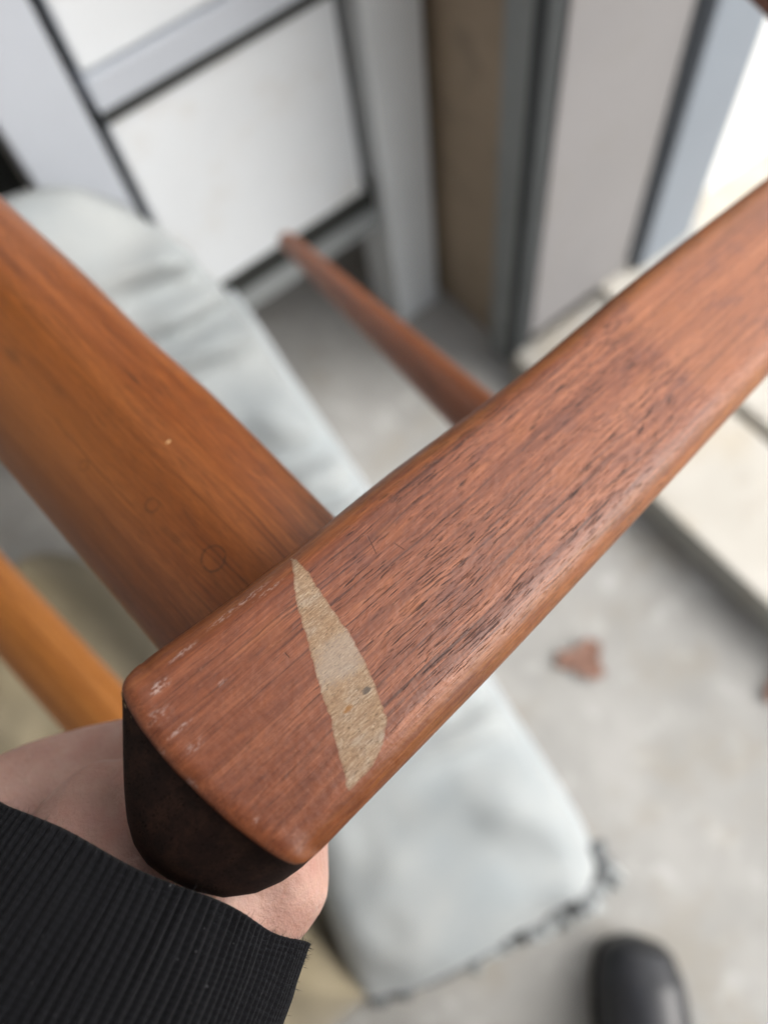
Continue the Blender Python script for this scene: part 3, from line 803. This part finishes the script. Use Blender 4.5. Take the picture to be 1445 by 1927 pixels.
t = NT('skin'); o = t.obj()
n1 = t.noise(o, 55, 4, .6)
red = t.step(t.noise(t.vmath('ADD', o, (1, 2, 3)), 26, 3, .6), .48, .66)
col = t.ramp(n1, [(.3, (.46, .26, .21)), (.55, (.54, .34, .28)), (.75, (.59, .41, .345))])
col = t.mix(t.math('MULTIPLY', red, .45), col, (.52, .22, .18))
cr = t.noise(o, 900, 3, .6); t.bump(t.math('ADD', cr, t.math('ADD', t.math('MULTIPLY', t.noise(o, 240, 3), 2.0), t.math('MULTIPLY', t.noise(o, 70, 3), 6.0))), .35, .0009)
M_SKIN = t.out(col, .5, .4, Subsurface_Weight=.25, Subsurface_Radius=(.008, .003, .0015), Subsurface_Scale=1.0)

# rest of the body (neck, head, right forearm and hand) belongs to the same mesh, out of the picture
body_chains = [
    [((0, -.11, 1.36), .055), ((0, -.05, 1.43), .052), ((0, -.01, 1.47), .075)],
    [((0, 0, 1.50), .085), ((0, .0, 1.56), .088)],
    [(ELBOW, .036), (ELBOW.lerp(SHO_L, .5), .04), (SHO_L, .045), ((0, -.11, 1.36), .055)],
    [((0, -.11, 1.36), .055), (SHO_R, .045), (ELB_R, .036), (WR_R, .026), (WR_R + Vector((-.03, .05, .0)), .026)],
]
for k in range(4): body_chains.append([(WR_R + Vector((-.03, .05, .0)), .012), (WR_R + Vector((-.05 - .006 * k, .07, .03 - .018 * k)), .0095), (WR_R + Vector((-.085, .075, .03 - .018 * k)), .008)])
body_chains.append([(WR_R + Vector((-.01, .04, .02)), .012), (WR_R + Vector((-.02, .07, .05)), .010), (WR_R + Vector((-.045, .085, .055)), .008)])
rest_me = blob(body_chains, .007, 4)
bm = bmesh.new(); bm.from_mesh(hand_me); bm.from_mesh(rest_me)
me = bpy.data.meshes.new('body'); bm.to_mesh(me); bm.free()
body = link('body', me, M_SKIN, person)
tag(body, 'pale hand closed round the underside of the armrest')

# clothes out of the picture
M_KNIT = fabric('black sweatshirt', (.010, .010, .012), (.018, .018, .021), rough=.9, sheen=.3)
M_TROUS = fabric('dark trousers', (.020, .022, .028), (.032, .034, .040), rough=.9)
sw = blob([[(HIP_L + Vector((0, 0, -.02)), .13), ((-.08, -.38, 1.03), .125), ((-.09, -.22, 1.20), .13), (SHO_L, .075)],
           [(HIP_R + Vector((0, 0, -.02)), .13), ((.08, -.38, 1.03), .125), ((.09, -.22, 1.20), .13), (SHO_R, .075)],
           [(SHO_L, .075), (SHO_L.lerp(ELBOW, .6), .062), (ELBOW, .056), (ELBOW.lerp(CUFF_C, .45), .052)],
           [(SHO_R, .075), (ELB_R, .056), (ELB_R.lerp(WR_R, .85), .042)], [(SHO_L, .075), (SHO_R, .075)]], .010, 4)
link('sweatshirt', sw, M_KNIT, person)
tr = blob([[(HIP_L, .12), (KN_L, .085), (ANK_L, .07)], [(HIP_R, .12), (KN_R, .085), (ANK_R, .07)], [(HIP_L, .13), (HIP_R, .13)]], .010, 4)
link('trousers', tr, M_TROUS, person)

# black leather shoes
t = NT('black shoe leather'); o = t.obj()
t.bump(t.noise(o, 300, 4, .6), .15, .0008)
M_SHOE = t.out(t.ramp(t.noise(o, 30, 4), [(.3, (.012, .013, .016)), (.7, (.022, .024, .030))]), .38, .5)
M_SOLE = paint('black rubber sole', (.012, .012, .013), .2, .8, 30)
def shoe(toe, ang):
    L = .29; V, Fc = [], []; ni, nj = 60, 40
    wid = [(0, .004), (.02, .026), (.06, .038), (.15, .046), (.28, .0485), (.45, .042), (.62, .036), (.8, .036), (.94, .031), (.99, .016), (1, .003)]
    hgt = [(0, .018), (.05, .040), (.15, .052), (.28, .056), (.42, .075), (.52, .10), (.7, .105), (.95, .105), (1, .07)]
    for i in range(ni + 1):
        q = i / ni; w = np.interp(q, *zip(*wid)); h = np.interp(q, *zip(*hgt)); mid = -.006 * math.sin(q * math.pi)
        for j in range(nj):
            a = 2 * math.pi * j / nj; ca, sa = math.cos(a), math.sin(a)
            y = w * math.copysign(abs(ca) ** .75, ca) + mid
            z = .010 + h * abs(sa) ** .8 if sa > 0 else .010 - .006 * abs(sa)
            V.append((-q * L, y, z))
    for i in range(ni):
        for j in range(nj): Fc.append((i * nj + j, i * nj + (j + 1) % nj, (i + 1) * nj + (j + 1) % nj, (i + 1) * nj + j))
    Fc.append(tuple(range(nj - 1, -1, -1))); Fc.append(tuple(range(ni * nj, (ni + 1) * nj)))
    M = Matrix.Translation(toe) @ Matrix.Rotation(ang, 4, 'Z')
    s_ = link('shoe', mesh(V, Fc), M_SHOE, person, M)
    ol = [(-q * L, np.interp(q, *zip(*wid)) + .003 - .006 * math.sin(q * math.pi)) for q in np.linspace(0, 1, 50)] + [(-q * L, -np.interp(q, *zip(*wid)) - .003 - .006 * math.sin(q * math.pi)) for q in np.linspace(1, 0, 50)]
    n = len(ol); V = [(x, y, .001) for x, y in ol] + [(x, y, .012) for x, y in ol]
    Fc = [tuple(range(n - 1, -1, -1)), tuple(range(n, 2 * n))] + [(k, (k + 1) % n, n + (k + 1) % n, n + k) for k in range(n)]
    link('sole', mesh(V, Fc), M_SOLE, s_, M, smooth=False)
    return s_
shoe((.090, -.176, 0), math.radians(49))
shoe((-.19, -.20, 0), math.radians(80))

# black rib-knit cuff: real ribs round an oval tube, rolled in at the rim
t = NT('black rib knit'); o = t.obj()
uvn = t.n.new('ShaderNodeUVMap'); uv = t.sep(uvn.outputs[0])
st = t.math('SINE', t.math('MULTIPLY', uv[1], 2 * math.pi * 85.0))
zig = t.math('ABSOLUTE', t.math('SUBTRACT', t.math('FRACT', t.math('MULTIPLY', uv[0], 128.0)), .5))
stv = t.math('SINE', t.math('ADD', t.math('MULTIPLY', uv[1], 2 * math.pi * 85.0), t.math('MULTIPLY', zig, 3.0)))
fz = t.noise(o, 2600, 3, .7); fz2 = t.noise(o, 120, 4, .6)
col = t.ramp(t.math('ADD', t.math('MULTIPLY', stv, .07), fz), [(.30, (.004, .004, .005)), (.55, (.0085, .0088, .0110)), (.85, (.023, .024, .028))])
lint = t.step(t.noise(o, 700, 1, .4), .775, .81); col = t.mix(t.math('MULTIPLY', lint, .5), col, (.16, .16, .17))
t.bump(t.math('ADD', t.math('MULTIPLY', stv, .10), t.math('MULTIPLY', fz, 1.0)), .7, .0005)
M_RIB = t.out(col, .92, .15, Sheen_Weight=.06, Sheen_Roughness=.5)
RIBS, PER, NL = 128, 8, 90
NA = RIBS * PER; V, Fc, UV = [], [], []
LEN = .15
for i in range(NL + 1):
    q = i / NL
    if q < .06:      # rolled rim: inside then over the edge
        k = q / .06; along_d = -.010 + .010 * math.sin(k * math.pi / 2); shrink = .0032 * (1 - math.sin(k * math.pi / 2)) + .0008
    else:
        k = (q - .06) / .94; along_d = -k * LEN; shrink = .0010 * max(0, 1 - k * 12)
    if q < .06: along_d = -.008 * (1 - k) ** 1.5
    for j in range(NA):
        a = 2 * math.pi * j / NA
        rib = abs(math.sin(RIBS * (a + .016 * noise.noise(Vector((a * 3.1, along_d * 16, 9)))) / 2)) ** .7 * (1 + .6 * noise.noise(Vector((a * 9, along_d * 30, 2))))
        wob = .0016 * noise.noise(Vector((math.cos(a) * 2.4, math.sin(a) * 2.4, along_d * 22))) + .0035 * noise.noise(Vector((math.cos(a) * 1.6 + 5, math.sin(a) * 1.6, along_d * 9 + 3)))
        rr = .0013 * rib - shrink + wob
        ax_, bx_ = .0515 + .03 * max(0, -along_d) , .0290 + .10 * max(0, -along_d)
        wig = .0007 * math.sin(along_d * 260 + j * .045) + .0013 * noise.noise(Vector((j * .012, 7, 0)))
        aa = a + .010 * noise.noise(Vector((math.cos(a) * 3, along_d * 40, math.sin(a) * 3)))
        p = CUFF_C + W_DIR * ((ax_ + rr) * math.cos(aa)) + N_DIR * ((bx_ + rr) * math.sin(aa)) + ARM_DIR * (along_d + wig)
        V.append(p); UV.append((j / NA, along_d / LEN))
for i in range(NL):
    for j in range(NA): Fc.append((i * NA + j, i * NA + (j + 1) % NA, (i + 1) * NA + (j + 1) % NA, (i + 1) * NA + j))
me = mesh(V, Fc)
ul = me.uv_layers.new(name='UVMap')
vi = np.empty(len(me.loops), dtype=np.int32); me.loops.foreach_get('vertex_index', vi)
UVA = np.array(UV)[vi]
ul.data.foreach_set('uv', UVA.ravel().astype(np.float32))
bm = bmesh.new(); bm.from_mesh(me); bmesh.ops.recalc_face_normals(bm, faces=bm.faces[:]); bm.to_mesh(me); bm.free()
cuff = link('cuff', me, M_RIB, person)
tag(cuff, 'black ribbed knit cuff of the sweatshirt')

# loose fibres standing off the knit
rnd = random.Random(11); V, Fc = [], []
for k in range(5200):
    j = rnd.randrange(NA)
    i = rnd.randrange(3, 9) if rnd.random() < .45 else rnd.randrange(6, 75)
    p = Vector(me.vertices[i * NA + j].co); nrm = Vector(me.vertices[i * NA + j].normal)
    if nrm.dot(p - CUFF_C) < 0 and i > 8: nrm = -nrm
    d = (nrm * rnd.uniform(.4, 1.0) + ARM_DIR * rnd.uniform(-.3, .9) + W_DIR * rnd.uniform(-.8, .8)).normalized()
    L = rnd.uniform(.0007, .0026); side = d.cross(nrm).normalized() * .00005; bend = W_DIR * rnd.uniform(-.4, .4) * L
    b0 = len(V); mid = p + d * L * .55 + bend * .5; tip = p + d * L + bend * 1.3
    V += [p - side, p + side, mid + side * .8, mid - side * .8, tip]
    Fc += [(b0, b0 + 1, b0 + 2, b0 + 3), (b0 + 3, b0 + 2, b0 + 4)]
t = NT('dark fibre'); M_FIB = t.out((.035, .036, .042), .9, .1)
fz_o = link('lint', mesh(V, Fc), M_FIB, cuff); fz_o['kind'] = 'stuff'
